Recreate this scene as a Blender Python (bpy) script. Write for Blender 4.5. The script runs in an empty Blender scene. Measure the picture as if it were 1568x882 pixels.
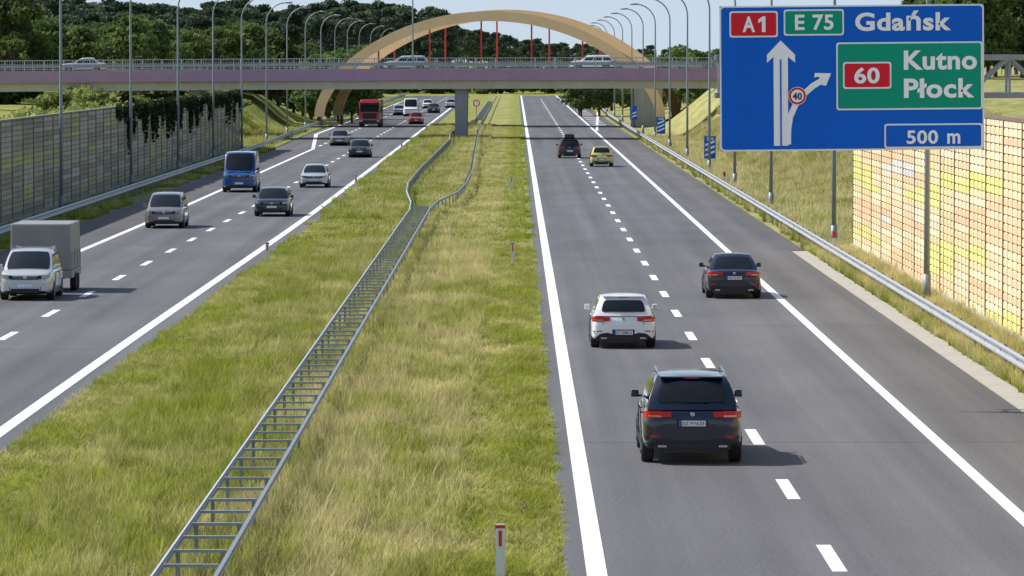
import bpy, bmesh, math, random
import numpy as np
from mathutils import Vector, Matrix, Quaternion
random.seed(7); rng=np.random.default_rng(11)
scene=bpy.context.scene
COL=scene.collection
F=7143.0; VPX=789.0; HZ=90.0; CH=8.0
def gp(px,py,z=0.0):
    Y=F*(CH-z)/(py-HZ); return ((px-VPX)*Y/F, Y)

# ---------------------------------------------------------------- materials
def newmat(name):
    m=bpy.data.materials.new(name); m.use_nodes=True
    nt=m.node_tree; b=nt.nodes['Principled BSDF']; return m,nt,b
def mat(name,col,rough=.6,metal=0.,var=0.,scale=5.,coat=0.,bump=0.,bscale=40.,vec=None,spec=None):
    m,nt,b=newmat(name)
    b.inputs['Base Color'].default_value=(*col,1); b.inputs['Roughness'].default_value=rough
    b.inputs['Metallic'].default_value=metal
    if coat: b.inputs['Coat Weight'].default_value=coat; b.inputs['Coat Roughness'].default_value=.04
    if spec is not None: b.inputs['Specular IOR Level'].default_value=spec
    if var or bump:
        g=nt.nodes.new('ShaderNodeNewGeometry')
        mp=nt.nodes.new('ShaderNodeMapping'); nt.links.new(g.outputs['Position'],mp.inputs[0])
        if vec: mp.inputs['Scale'].default_value=vec
    if var:
        n=nt.nodes.new('ShaderNodeTexNoise'); n.inputs['Scale'].default_value=scale; n.inputs['Detail'].default_value=6
        n.inputs['Roughness'].default_value=.65
        nt.links.new(mp.outputs[0],n.inputs['Vector'])
        r=nt.nodes.new('ShaderNodeMapRange'); r.inputs[1].default_value=.25; r.inputs[2].default_value=.75
        r.inputs[3].default_value=1-var; r.inputs[4].default_value=1+var
        nt.links.new(n.outputs[0],r.inputs[0])
        mx=nt.nodes.new('ShaderNodeVectorMath'); mx.operation='SCALE'; mx.inputs[0].default_value=col
        nt.links.new(r.outputs[0],mx.inputs['Scale']); nt.links.new(mx.outputs[0],b.inputs['Base Color'])
    return m

def asphalt(name,base,phase=2.26):
    m,nt,b=newmat(name); L=nt.links
    g=nt.nodes.new('ShaderNodeNewGeometry')
    def noise(sc,vec,det=5):
        mp=nt.nodes.new('ShaderNodeMapping'); mp.inputs['Scale'].default_value=vec; L.new(g.outputs['Position'],mp.inputs[0])
        n=nt.nodes.new('ShaderNodeTexNoise'); n.inputs['Scale'].default_value=sc; n.inputs['Detail'].default_value=det
        L.new(mp.outputs[0],n.inputs['Vector']); return n.outputs[0]
    def mr(s,a,c,lo=.3,hi=.7):
        r=nt.nodes.new('ShaderNodeMapRange'); r.inputs[1].default_value=lo; r.inputs[2].default_value=hi
        r.inputs[3].default_value=a; r.inputs[4].default_value=c; L.new(s,r.inputs[0]); return r.outputs[0]
    def mul(a,c):
        k=nt.nodes.new('ShaderNodeMath'); k.operation='MULTIPLY'; L.new(a,k.inputs[0]); L.new(c,k.inputs[1]); return k.outputs[0]
    s=mul(mul(mr(noise(1.,(1.4,.012,1)),.84,1.14),mr(noise(.35,(1,.25,1)),.90,1.10)),mr(noise(14.,(1,1,1),8),.78,1.22))
    s=mul(s,mr(noise(.12,(1,.5,1),3),.93,1.07))
    # wheel tracks, worn slightly darker and smoother along each lane
    sx=nt.nodes.new('ShaderNodeSeparateXYZ'); L.new(g.outputs['Position'],sx.inputs[0])
    a=nt.nodes.new('ShaderNodeMath'); a.operation='SUBTRACT'; L.new(sx.outputs[0],a.inputs[0]); a.inputs[1].default_value=phase
    a2=nt.nodes.new('ShaderNodeMath'); a2.operation='MULTIPLY'; L.new(a.outputs[0],a2.inputs[0]); a2.inputs[1].default_value=2*math.pi/1.875
    c=nt.nodes.new('ShaderNodeMath'); c.operation='COSINE'; L.new(a2.outputs[0],c.inputs[0])
    s=mul(s,mr(c.outputs[0],1.045,.93,-1.,1.))
    v=nt.nodes.new('ShaderNodeVectorMath'); v.operation='SCALE'; v.inputs[0].default_value=base
    L.new(s,v.inputs['Scale']); L.new(v.outputs[0],b.inputs['Base Color'])
    b.inputs['Roughness'].default_value=.85; b.inputs['Specular IOR Level'].default_value=.25
    return m

def grassmat(name,green,dry,dark,blades=True,dryness=.0):
    m,nt,b=newmat(name); L=nt.links
    g=nt.nodes.new('ShaderNodeNewGeometry')
    def noise(sc,vec=(1,1,1),det=4):
        mp=nt.nodes.new('ShaderNodeMapping'); mp.inputs['Scale'].default_value=vec; L.new(g.outputs['Position'],mp.inputs[0])
        n=nt.nodes.new('ShaderNodeTexNoise'); n.inputs['Scale'].default_value=sc; n.inputs['Detail'].default_value=det
        n.inputs['Roughness'].default_value=.65
        L.new(mp.outputs[0],n.inputs['Vector']); return n.outputs[0]
    def mr(s,a,c,lo,hi):
        r=nt.nodes.new('ShaderNodeMapRange'); r.inputs[1].default_value=lo; r.inputs[2].default_value=hi
        r.inputs[3].default_value=a; r.inputs[4].default_value=c; L.new(s,r.inputs[0]); return r.outputs[0]
    def mth(op,a,c):
        k=nt.nodes.new('ShaderNodeMath'); k.operation=op
        for i,q in enumerate((a,c)):
            if isinstance(q,(int,float)): k.inputs[i].default_value=q
            else: L.new(q,k.inputs[i])
        return k.outputs[0]
    def mix(f,a,c):
        k=nt.nodes.new('ShaderNodeMix'); k.data_type='RGBA'
        L.new(f,k.inputs['Factor'])
        for n_,q in ((6,a),(7,c)):
            if isinstance(q,tuple): k.inputs[n_].default_value=(*q,1)
            else: L.new(q,k.inputs[n_])
        return k.outputs[2]
    sx=nt.nodes.new('ShaderNodeSeparateXYZ'); L.new(g.outputs['Position'],sx.inputs[0])
    band=mr(sx.outputs['X'],-.10,.38,-6.5,-3.0)
    band2=mr(sx.outputs['X'],0.,-.60,-1.4,.1)
    band3=mr(sx.outputs['X'],0.,.75,9.,13.)
    d=mth('ADD',mr(noise(.35,(1,.35,1)),-.40,.80,.35,.68),mth('ADD',mth('ADD',band,band2),band3))
    d=mth('ADD',d,mr(noise(1.7,(1,.35,1)),-.35,.40,.3,.7))
    d=mth('ADD',d,dryness)
    tone=mr(noise(1.1,(1,.3,1),5),.76,1.24,.32,.68)
    if blades:
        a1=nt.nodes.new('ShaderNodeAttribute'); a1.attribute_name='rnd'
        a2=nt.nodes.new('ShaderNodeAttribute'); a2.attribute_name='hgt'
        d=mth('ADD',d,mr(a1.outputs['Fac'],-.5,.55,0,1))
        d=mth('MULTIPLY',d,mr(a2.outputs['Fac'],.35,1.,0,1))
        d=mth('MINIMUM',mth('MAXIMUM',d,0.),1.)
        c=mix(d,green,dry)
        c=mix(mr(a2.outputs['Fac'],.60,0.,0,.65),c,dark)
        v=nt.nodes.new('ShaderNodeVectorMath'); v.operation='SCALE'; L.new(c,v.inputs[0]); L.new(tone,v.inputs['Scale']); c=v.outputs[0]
        L.new(c,b.inputs['Base Color'])
        tr=nt.nodes.new('ShaderNodeBsdfTranslucent'); L.new(c,tr.inputs[0])
        ms=nt.nodes.new('ShaderNodeMixShader'); ms.inputs[0].default_value=.4
        L.new(b.outputs[0],ms.inputs[1]); L.new(tr.outputs[0],ms.inputs[2])
        L.new(ms.outputs[0],nt.nodes['Material Output'].inputs[0])
    else:
        d=mth('MINIMUM',mth('MAXIMUM',d,0.),1.)
        c=mix(d,green,dry)
        c=mix(mr(noise(9.,(1,.6,1),6),.6,0.,.35,.6),c,dark)
        v=nt.nodes.new('ShaderNodeVectorMath'); v.operation='SCALE'; L.new(c,v.inputs[0]); L.new(tone,v.inputs['Scale'])
        L.new(v.outputs[0],b.inputs['Base Color'])
        bp=nt.nodes.new('ShaderNodeBump'); bp.inputs['Strength'].default_value=.8; bp.inputs['Distance'].default_value=.15
        L.new(noise(6.),bp.inputs['Height']); L.new(bp.outputs[0],b.inputs['Normal'])
    b.inputs['Roughness'].default_value=.75; b.inputs['Specular IOR Level'].default_value=.2
    return m

def leafmat(name,c1,c2,tr=.3):
    m,nt,b=newmat(name); L=nt.links
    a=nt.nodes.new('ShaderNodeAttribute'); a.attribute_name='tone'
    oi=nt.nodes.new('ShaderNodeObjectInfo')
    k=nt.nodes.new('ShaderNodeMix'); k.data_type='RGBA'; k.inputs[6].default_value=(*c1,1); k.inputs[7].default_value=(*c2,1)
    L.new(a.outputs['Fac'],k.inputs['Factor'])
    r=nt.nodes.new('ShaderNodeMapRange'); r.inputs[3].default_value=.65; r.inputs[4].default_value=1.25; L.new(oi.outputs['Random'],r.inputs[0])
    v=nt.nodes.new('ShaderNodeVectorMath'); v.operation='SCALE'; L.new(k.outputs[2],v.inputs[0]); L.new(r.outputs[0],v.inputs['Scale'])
    L.new(v.outputs[0],b.inputs['Base Color']); b.inputs['Roughness'].default_value=.7; b.inputs['Specular IOR Level'].default_value=.2
    t=nt.nodes.new('ShaderNodeBsdfTranslucent'); L.new(v.outputs[0],t.inputs[0])
    ms=nt.nodes.new('ShaderNodeMixShader'); ms.inputs[0].default_value=tr
    L.new(b.outputs[0],ms.inputs[1]); L.new(t.outputs[0],ms.inputs[2]); L.new(ms.outputs[0],nt.nodes['Material Output'].inputs[0])
    return m

def wallmat(name,cols,dim=1.):
    m,nt,b=newmat(name); L=nt.links
    g=nt.nodes.new('ShaderNodeNewGeometry'); s=nt.nodes.new('ShaderNodeSeparateXYZ'); L.new(g.outputs['Position'],s.inputs[0])
    def mth(op,a,c):
        k=nt.nodes.new('ShaderNodeMath'); k.operation=op
        for i,q in enumerate((a,c)):
            if isinstance(q,(int,float)): k.inputs[i].default_value=q
            else: L.new(q,k.inputs[i])
        return k.outputs[0]
    y=mth('SNAP',s.outputs['Y'],5.0); z=mth('SNAP',s.outputs['Z'],.25)
    cb=nt.nodes.new('ShaderNodeCombineXYZ'); L.new(mth('MULTIPLY',y,.05),cb.inputs[0]); L.new(mth('MULTIPLY',z,.85),cb.inputs[1])
    n=nt.nodes.new('ShaderNodeTexNoise'); n.inputs['Scale'].default_value=1.; n.inputs['Detail'].default_value=2; L.new(cb.outputs[0],n.inputs['Vector'])
    w=nt.nodes.new('ShaderNodeTexWhiteNoise'); w.noise_dimensions='3D'; L.new(cb.outputs[0],w.inputs['Vector'])
    f=mth('ADD',n.outputs[0],mth('MULTIPLY',mth('SUBTRACT',w.outputs['Value'],.5),.07))
    cr=nt.nodes.new('ShaderNodeValToRGB'); cr.color_ramp.interpolation='CONSTANT'
    ps=[0,.40,.48,.56,.68]
    els=cr.color_ramp.elements; els[0].position=0; els[0].color=(*cols[0],1); els[1].position=ps[1]; els[1].color=(*cols[1],1)
    for p,c in zip(ps[2:],cols[2:]):
        e=els.new(p); e.color=(*c,1)
    L.new(f,cr.inputs[0])
    n2=nt.nodes.new('ShaderNodeTexNoise'); n2.inputs['Scale'].default_value=3.; n2.inputs['Detail'].default_value=6; L.new(g.outputs['Position'],n2.inputs['Vector'])
    r=nt.nodes.new('ShaderNodeMapRange'); r.inputs[1].default_value=.3; r.inputs[2].default_value=.7; r.inputs[3].default_value=.85*dim; r.inputs[4].default_value=1.1*dim
    L.new(n2.outputs[0],r.inputs[0])
    rw=mth('ADD',mth('MULTIPLY',w.outputs['Value'],.18),.88)
    fr=mth('FRACT',mth('DIVIDE',s.outputs['Z'],.25),0.)
    j=mth('ADD',mth('MULTIPLY',mth('LESS_THAN',fr,.14),-.45),1.)
    v=nt.nodes.new('ShaderNodeVectorMath'); v.operation='SCALE'; L.new(cr.outputs[0],v.inputs[0]); L.new(mth('MULTIPLY',mth('MULTIPLY',r.outputs[0],rw),j),v.inputs['Scale'])
    L.new(v.outputs[0],b.inputs['Base Color']); b.inputs['Roughness'].default_value=.85; b.inputs['Specular IOR Level'].default_value=.2
    return m

M={}
M['asph']=asphalt('asphalt',(.126,.126,.132))
M['asph_s']=asphalt('asphalt_southbound',(.126,.126,.132),-13.1)
M['asph2']=asphalt('asphalt_shoulder',(.124,.119,.119))
M['line']=mat('road_paint',(.80,.80,.81),.6,var=.12,scale=6)
M['conc']=mat('concrete',(.40,.37,.32),.85,var=.15,scale=3)
M['concd']=mat('concrete_pier',(.30,.31,.34),.85,var=.12,scale=1.5)
M['girder']=mat('girder_paint',(.55,.51,.38),.6,var=.12,scale=.8)
M['fascia']=mat('fascia_purple',(.44,.26,.38),.6,var=.10,scale=.6)
M['arch']=mat('arch_paint',(.95,.64,.34),.55,var=.08,scale=.5)
M['red']=mat('hanger_red',(.6,.045,.035),.5,var=.05)
M['galv']=mat('galvanised_steel',(.44,.46,.48),.45,metal=.4,var=.18,scale=4)
M['galvd']=mat('galvanised_weathered',(.28,.30,.31),.5,metal=.35,var=.2,scale=3)
M['rung']=mat('galvanised_rung',(.36,.38,.38),.5,metal=.35,var=.2,scale=3)
M['pole']=mat('lamp_steel',(.25,.28,.30),.5,metal=.2,var=.1,scale=2)
M['white']=mat('white_plastic',(.75,.75,.75),.5,var=.05)
M['redp']=mat('red_reflective',(.6,.03,.03),.4,var=.05)
M['blk']=mat('black_plastic',(.014,.014,.016),.55,var=.1)
M['tyre']=mat('tyre_rubber',(.02,.02,.021),.85,var=.2,scale=20)
M['glass']=mat('car_glass',(.010,.013,.015),.05,spec=.5,var=.2,scale=1)
M['chrome']=mat('chrome',(.6,.6,.62),.18,metal=1.,var=.05)
M['rim']=mat('alloy_rim',(.4,.41,.43),.3,metal=.8,var=.1)
M['headl']=mat('headlamp_glass',(.42,.45,.47),.08,metal=.4,coat=1.,var=.35,scale=14)
M['tail']=mat('tail_lamp_red',(.55,.012,.015),.15,coat=.5,var=.1,scale=20)
M['plate']=mat('plate_white',(.75,.78,.82),.4,var=.05)
M['ink']=mat('plate_ink',(.03,.03,.05),.5,var=.05)
M['eu']=mat('plate_blue',(.02,.07,.4),.4,var=.05)
M['sblue']=mat('sign_blue',(.004,.130,.64),.5,var=.06,scale=1.5,spec=.15)
M['sgreen']=mat('sign_green',(.004,.33,.21),.5,var=.04,scale=1.5,spec=.15)
M['sred']=mat('sign_red',(.75,.02,.04),.5,var=.04,scale=1.5,spec=.15)
M['swhite']=mat('sign_white',(.97,.97,.97),.5,var=.01,scale=1.5,spec=.3)
M['bark']=mat('bark',(.12,.075,.045),.9,var=.3,scale=2)
M['pine']=leafmat('pine_needles',(.038,.064,.038),(.105,.145,.075),.25)  # needle colours greyed and blued, distance haze mixed into them
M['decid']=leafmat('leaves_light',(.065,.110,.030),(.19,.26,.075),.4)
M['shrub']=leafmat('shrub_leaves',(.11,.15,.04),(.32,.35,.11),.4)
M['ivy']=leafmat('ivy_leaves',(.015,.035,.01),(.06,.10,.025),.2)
GREEN=(.32,.36,.045); DRY=(.70,.61,.31); DARK=(.18,.205,.032)
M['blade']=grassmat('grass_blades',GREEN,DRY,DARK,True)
M['ground']=grassmat('ground_grass',(.25,.28,.045),(.45,.39,.17),(.15,.17,.03),False)
M['wallR']=wallmat('noise_panel_light',[(.76,.72,.26),(.80,.62,.36),(.82,.70,.46),(.80,.56,.34),(.66,.64,.58)])
M['wallL']=wallmat('noise_panel_olive',[(.50,.47,.20),(.40,.35,.24),(.47,.43,.31),(.34,.29,.20),(.53,.50,.42)],1.)  # left wall panels, darker grey-olive than the right wall's
M['post']=mat('wall_post',(.20,.13,.09),.7,var=.2,scale=3)
M['postL']=mat('wall_post_weathered',(.26,.22,.17),.75,var=.2,scale=3)
M['tarp']=mat('tarpaulin_grey',(.27,.265,.25),.55,var=.12,scale=2)

# ---------------------------------------------------------------- builders
class MB:
    def __init__(s): s.v=[];s.f=[];s.m=[]
    def poly(s,pts,mi=0):
        n=len(s.v); s.v+= [tuple(p) for p in pts]; s.f.append(tuple(range(n,n+len(pts)))); s.m.append(mi)
    def raw(s,V,Fc,mi=0):
        n=len(s.v); s.v+=[tuple(p) for p in V]
        for f in Fc: s.f.append(tuple(i+n for i in f)); s.m.append(mi)
    def box(s,c,d,mi=0,rz=0.,tx=1.,ty=1.):
        a,b_,h=d[0]/2,d[1]/2,d[2]/2; V=[]
        for z in (-h,h):
            kx=tx if z>0 else 1; ky=ty if z>0 else 1
            for x,y in ((-a,-b_),(a,-b_),(a,b_),(-a,b_)):
                x*=kx;y*=ky
                V.append((c[0]+x*math.cos(rz)-y*math.sin(rz),c[1]+x*math.sin(rz)+y*math.cos(rz),c[2]+z))
        s.raw(V,[(3,2,1,0),(4,5,6,7),(0,1,5,4),(1,2,6,5),(2,3,7,6),(3,0,4,7)],mi)
    def beam(s,p,q,w,h,mi=0):
        p=Vector(p);q=Vector(q);d=(q-p).normalized()
        up=Vector((0,0,1)) if abs(d.z)<.95 else Vector((0,1,0))
        a=d.cross(up).normalized()*w/2; b_=a.cross(d).normalized()*h/2
        V=[o+x for o in (p,q) for x in (-a-b_,a-b_,a+b_,-a+b_)]
        s.raw(V,[(0,1,2,3),(7,6,5,4),(0,4,5,1),(1,5,6,2),(2,6,7,3),(3,7,4,0)],mi)
    def tube(s,pts,rad,mi=0,n=8):
        base=len(s.v); P=[Vector(p) for p in pts]
        for i,p in enumerate(P):
            d=(P[min(i+1,len(P)-1)]-P[max(i-1,0)]).normalized()
            up=Vector((0,1,0)) if abs(d.y)<.9 else Vector((0,0,1))
            a=d.cross(up).normalized(); b_=a.cross(d)
            for k in range(n):
                t=2*math.pi*k/n; s.v.append(tuple(p+(a*math.cos(t)+b_*math.sin(t))*rad[i]))
        for i in range(len(P)-1):
            for k in range(n):
                s.f.append((base+i*n+k,base+i*n+(k+1)%n,base+(i+1)*n+(k+1)%n,base+(i+1)*n+k)); s.m.append(mi)
        s.f.append(tuple(base+k for k in range(n))[::-1]); s.m.append(mi)
        s.f.append(tuple(base+(len(P)-1)*n+k for k in range(n))); s.m.append(mi)
    def mesh(s,name,mats,smooth=False):
        me=bpy.data.meshes.new(name); me.from_pydata(s.v,[],s.f)
        for m in mats: me.materials.append(m)
        me.polygons.foreach_set('material_index',s.m)
        if smooth: me.polygons.foreach_set('use_smooth',[True]*len(s.f))
        me.update(); return me
    def obj(s,name,mats,parent=None,loc=(0,0,0),smooth=False,bevel=0,seg=2):
        o=bpy.data.objects.new(name,s.mesh(name,mats,smooth)); COL.objects.link(o); o.location=loc
        if parent: o.parent=parent
        if bevel:
            b=o.modifiers.new('b','BEVEL'); b.width=bevel; b.segments=seg; b.limit_method='ANGLE'; b.angle_limit=math.radians(28)
            b.harden_normals=False
        return o
def empty(name,loc=(0,0,0),rz=0.):
    e=bpy.data.objects.new(name,None); COL.objects.link(e); e.location=loc; e.rotation_euler[2]=rz; e.empty_display_size=.5; return e
def link(name,me,loc,rz=0.,sc=(1,1,1),parent=None):
    o=bpy.data.objects.new(name,me); COL.objects.link(o); o.location=loc; o.rotation_euler[2]=rz; o.scale=sc
    if parent: o.parent=parent
    return o
def sm(t): t=max(0.,min(1.,t)); return t*t*(3-2*t)

def textmesh(txt,x0,z0,x1,z1,bold=.02,y=0.):
    c=bpy.data.curves.new('t','FONT'); c.body=txt; c.size=1; c.offset=bold; c.resolution_u=4; c.space_character=1.06
    o=bpy.data.objects.new('t',c); COL.objects.link(o); bpy.context.view_layer.update()
    me=bpy.data.meshes.new_from_object(o.evaluated_get(bpy.context.evaluated_depsgraph_get()))
    V=np.array([v.co[:] for v in me.vertices]); 
    mn=V.min(0); mx=V.max(0)
    out=[(x0+(v[0]-mn[0])/(mx[0]-mn[0])*(x1-x0), y, z0+(v[1]-mn[1])/(mx[1]-mn[1])*(z1-z0)) for v in V]
    fs=[tuple(p.vertices) for p in me.polygons]
    bpy.data.objects.remove(o); bpy.data.curves.remove(c)
    return out,fs

# ---------------------------------------------------------------- layout
def lo(Y): return .55*sm((Y-90)/170.)           # left carriageway drift
LX_IN=-11.05; LX_MID=-14.75; LX_OUT=-18.5; LX_EDGE=-21.7
RX_IN=1.27; RX_MID=5.07; RX_OUT=8.83; RX_EDGE=11.85
YS=[20,50]+list(range(70,320,10))+list(range(320,1100,40))

def gz(x,y):
    z=-.04
    A=sm((y-215)/225.) * (1-sm((y-520)/120.))
    z+=6.3*A*sm((x-15.6)/10.)
    z+=.9*sm((y-200)/60.)*sm((x-15)/10.)*(1-A)
    B=sm((y-520)/60.)*(1-sm((y-700)/200.))
    z+=1.6*B*sm((-x-25)/10.)
    C=sm((y-180)/80.)*(1-sm((y-560)/80.))
    z+=2.9*C*sm((-x-26.5)/5.5)
    if x<-40 or x>30: z+=.25*math.sin(x*.21+y*.05)*math.sin(y*.037)
    if y>900: z+=1.2*sm((y-980)/400.)
    return z
xs=[-4000,-1500,-600,-250,-120]+list(range(-80,-44,4))+[-42+1.5*i for i in range(13)]+[-22,-10,-5,0,12,13.5]+[15+1.5*i for i in range(24)]+[60,75,100,160,300,700,1500,4000]
ys=[-300,-50,20]+list(range(40,1000,12))+[1050,1150,1300,1600,2200,3500,6000,9000]
g=MB()
for y in ys:
    for x in xs: g.v.append((x,y,gz(x,y)))
nx=len(xs)
for j in range(len(ys)-1):
    for i in range(nx-1):
        a=j*nx+i; g.f.append((a,a+1,a+nx+1,a+nx)); g.m.append(0)
g.obj('ground',[M['ground']],smooth=True)

def strip(mb,xa,xb,z,ys,off=None,mi=0):
    n=len(mb.v)
    for y in ys:
        o=off(y) if off else 0
        a=xa(y) if callable(xa) else xa; b_=xb(y) if callable(xb) else xb
        mb.v.append((a+o,y,z)); mb.v.append((b_+o,y,z))
    for i in range(len(ys)-1):
        mb.f.append((n+2*i,n+2*i+1,n+2*i+3,n+2*i+2)); mb.m.append(mi)
r=MB(); strip(r,RX_IN-.5,RX_OUT+.25,0,YS); strip(r,RX_OUT+.25,RX_EDGE-.35,0,YS,mi=1)
road=r.obj('motorway_road_northbound',[M['asph'],M['asph2']])
r=MB(); strip(r,LX_OUT-.2,LX_IN+.75,0,YS,lo); strip(r,lambda y:LX_EDGE-.9*sm((y-400)/60),LX_OUT-.2,0,YS,lo,mi=1)
r.obj('motorway_road_southbound',[M['asph_s'],M['asph2']])
k=MB(); Z=.006
strip(k,RX_IN-.16,RX_IN+.16,Z,YS); strip(k,RX_OUT-.13,RX_OUT+.13,Z,YS)
c0=57140/(670-HZ)
for i in range(-3,70):
    yc=c0+12*i
    k.poly([(RX_MID-.12,yc-2,Z),(RX_MID+.12,yc-2,Z),(RX_MID+.12,yc+2,Z),(RX_MID-.12,yc+2,Z)])
k.poly([(RX_OUT+.1,520,Z),(RX_OUT+.4,520,Z),(12.6,700,Z),(12.2,700,Z)])
for i in range(12): 
    yy=560+i*18; k.poly([(RX_OUT+.5,yy,Z),(RX_OUT+2.2,yy+5,Z),(RX_OUT+2.2,yy+8,Z),(RX_OUT+.5,yy+3,Z)])
k.obj('road_markings_northbound',[M['line']])
k=MB()
strip(k,LX_IN-.16,LX_IN+.16,Z,YS,lo); strip(k,LX_OUT-.14,LX_OUT+.14,Z,[y for y in YS if y<=400]+[414],lo)
c1=57140/(480-HZ)
for i in range(-5,70):
    yc=c1+12*i; x=LX_MID+lo(yc)
    k.poly([(x-.12,yc-2,Z),(x+.12,yc-2,Z),(x+.12,yc+2,Z),(x-.12,yc+2,Z)])
k.poly([(-18.1,414,Z),(-17.8,414,Z),(-21.0,497,Z),(-21.4,497,Z)])
strip(k,-21.3,-21.0,Z,[497,700,900]) ; 
for i in range(40):
    yc=430+12*i; k.poly([(-18.1,yc-2,Z),(-17.8,yc-2,Z),(-17.8,yc+2,Z),(-18.1,yc+2,Z)])
k.obj('road_markings_southbound',[M['line']])
k=MB()
for y in (97,139.5,171,214,262,305): 
    k.poly([(RX_IN-.5,y,.003),(RX_EDGE-.4,y+.25,.003),(RX_EDGE-.4,y+.29,.003),(RX_IN-.5,y+.04,.003)])
for y in (128,151,186,233,290):
    k.poly([(LX_EDGE+lo(y),y,.003),(LX_IN+.5+lo(y),y+.2,.003),(LX_IN+.5+lo(y),y+.24,.003),(LX_EDGE+lo(y),y+.04,.003)])
k.obj('asphalt_seams',[mat('bitumen',(.075,.075,.08),.6,var=.1)])
k=MB(); 
for i in range(32):
    y=68+i*4; k.box((RX_EDGE-.02,y,-.05),(.62,3.97,.12))
k.obj('concrete_gutter',[M['conc']])
k=MB(); strip(k,RX_EDGE-.35,12.1,-.012,[195,300,500,1040]); k.obj('gravel_verge_strip',[M['asph2']])

# ---------------------------------------------------------------- guardrails
WP=[(0,.42),(.045,.455),(.045,.50),(0,.545),(0,.615),(.045,.66),(.045,.705),(0,.74)]
WM=[(0,.60),(.035,.62),(.035,.645),(0,.66),(0,.675),(.035,.695),(.035,.72),(0,.74)]
def rail(mb,path,side,mi=0,prof=WP):
    n=len(mb.v); m=len(prof)
    for (x,y) in path:
        for (d,z) in prof: mb.v.append((x+side*d*1.4,y,z))
    for i in range(len(path)-1):
        for j in range(m-1):
            mb.f.append((n+i*m+j,n+i*m+j+1,n+(i+1)*m+j+1,n+(i+1)*m+j)); mb.m.append(mi)
def interp(path,y):
    for (x0,y0),(x1,y1) in zip(path,path[1:]):
        if y0<=y<=y1: return x0+(x1-x0)*(y-y0)/(y1-y0)
    return path[-1][0]
def guardrail(name,path,side,step=4):
    mb=MB(); rail(mb,path,side)
    y=path[0][1]+1
    while y<path[-1][1]:
        x=interp(path,y); mb.box((x-side*.13,y,.34),(.07,.12,.76),1); mb.box((x-side*.05,y,.58),(.10,.16,.22),1)
        y+=step
    mb.obj(name,[M['galv'],M['galvd']])
guardrail('roadside_guardrail',[(12.4,66),(12.4,500),(12.5,620),(13.6,760),(16,1000)],-1)
guardrail('roadside_guardrail',[(-22.35,150),(-22.0,400),(-22.9,520),(-22.9,700),(-23.4,1000)],1)
PL=[(-5.1,60),(-5.1,225),(-5.3,238),(-6.0,258),(-6.3,275),(-6.35,310),(-6.2,350),(-5.95,424),(-6.3,450),(-6.3,480),(-4.9,560),(-4.5,1000)]
PR=[(-4.25,60),(-4.2,228),(-4.0,240),(-3.2,256),(-2.9,275),(-2.85,310),(-3.1,350),(-3.45,424),(-3.6,450),(-3.8,480),(-3.9,560),(-3.8,1000)]
mb=MB()
for P,sd in ((PL,-1),(PR,1)):
    rail(mb,P,sd,0,WM)
    y=61
    while y<800:
        x=interp(P,y); mb.box((x-sd*.09,y,.33),(.06,.10,.74),1); y+=4 if y<232 else 3
for i in range(86):
    y=61+2*i; mb.box((-4.675,y,.70),(.80,.075,.045),2)
y=560
while y<800: mb.box(((interp(PL,y)+interp(PR,y))/2,y,.70),(.9,.1,.05),2); y+=3
mb.obj('median_guardrail',[M['galv'],M['galvd'],M['rung']])

# ---------------------------------------------------------------- noise walls
def noise_wall(name,x,y0,y1,h,face,mw,mp_,ps):
    e=empty(name,(x,y0,0)); p=MB(); L=y1-y0
    prof=[]; z=.0
    while z<h-.01:
        prof+= [(0,z),(.03,z+.03),(.03,z+.215),(0,z+.235)]; z+=.25
    prof.append((0,h))
    n=len(prof)
    for yy in (0,L):
        for d,zz in prof: p.v.append((face*(.09+d),yy,zz))
    for j in range(n-1): p.f.append((j,j+1,n+j+1,n+j)); p.m.append(0)
    p.box((-face*.04,L/2,h/2),(.18,L,h),0)
    p.obj('panels',[mw],e)
    q=MB(); yy=0
    while yy<=L+.01:
        q.box((face*.035,yy,h/2+.05),(.22+.06*ps,.16,h+.1)); yy+=5
    st=1.25 if not ps else 2.5
    yy=st
    while yy<L:
        q.box((face*.09,yy,h/2),(.07,.05,h)); yy+=st
    q.obj('posts',[mp_],e)
    q=MB(); q.box((0,L/2,h+.07),(.30,L,.08)); q.obj('coping',[mp_],e)
    q=MB(); q.box((0,L/2,.10),(.42,L+.3,.36)); q.obj('plinth',[M['conc']],e)
noise_wall('noise_barrier_wall',14.25,60,195,6.2,-1,M['wallR'],M['post'],0)
noise_wall('noise_barrier_wall',-24.4,150,412,5.0,1,M['wallL'],M['postL'],1)

# ---------------------------------------------------------------- leaves
def leaves(centers,radii,counts,size,tones,flat=.8,shell=.55):
    Vs=[];T=[]
    for c,rd,n,t in zip(centers,radii,counts,tones):
        u=rng.normal(size=(n,3)); u/=np.linalg.norm(u,axis=1)[:,None]
        rr=shell+(1-shell)*rng.random(n)**.6; rr*=1+.25*(rng.random(n)-.5)
        P=np.array(c)+u*rr[:,None]*np.array(rd)
        a=rng.normal(size=(n,3)); a/=np.linalg.norm(a,axis=1)[:,None]
        b_=np.cross(a,rng.normal(size=(n,3))); b_/=np.linalg.norm(b_,axis=1)[:,None]
        s=size*(.5+rng.random(n))[:,None]
        q=np.stack([P-a*s-b_*s*.5,P+a*s*.3-b_*s*.6,P+a*s+b_*s*.4,P-a*s*.3+b_*s*.6],1)
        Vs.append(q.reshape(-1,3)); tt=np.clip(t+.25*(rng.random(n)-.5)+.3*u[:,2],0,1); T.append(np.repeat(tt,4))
    return np.concatenate(Vs),np.concatenate(T)
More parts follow.
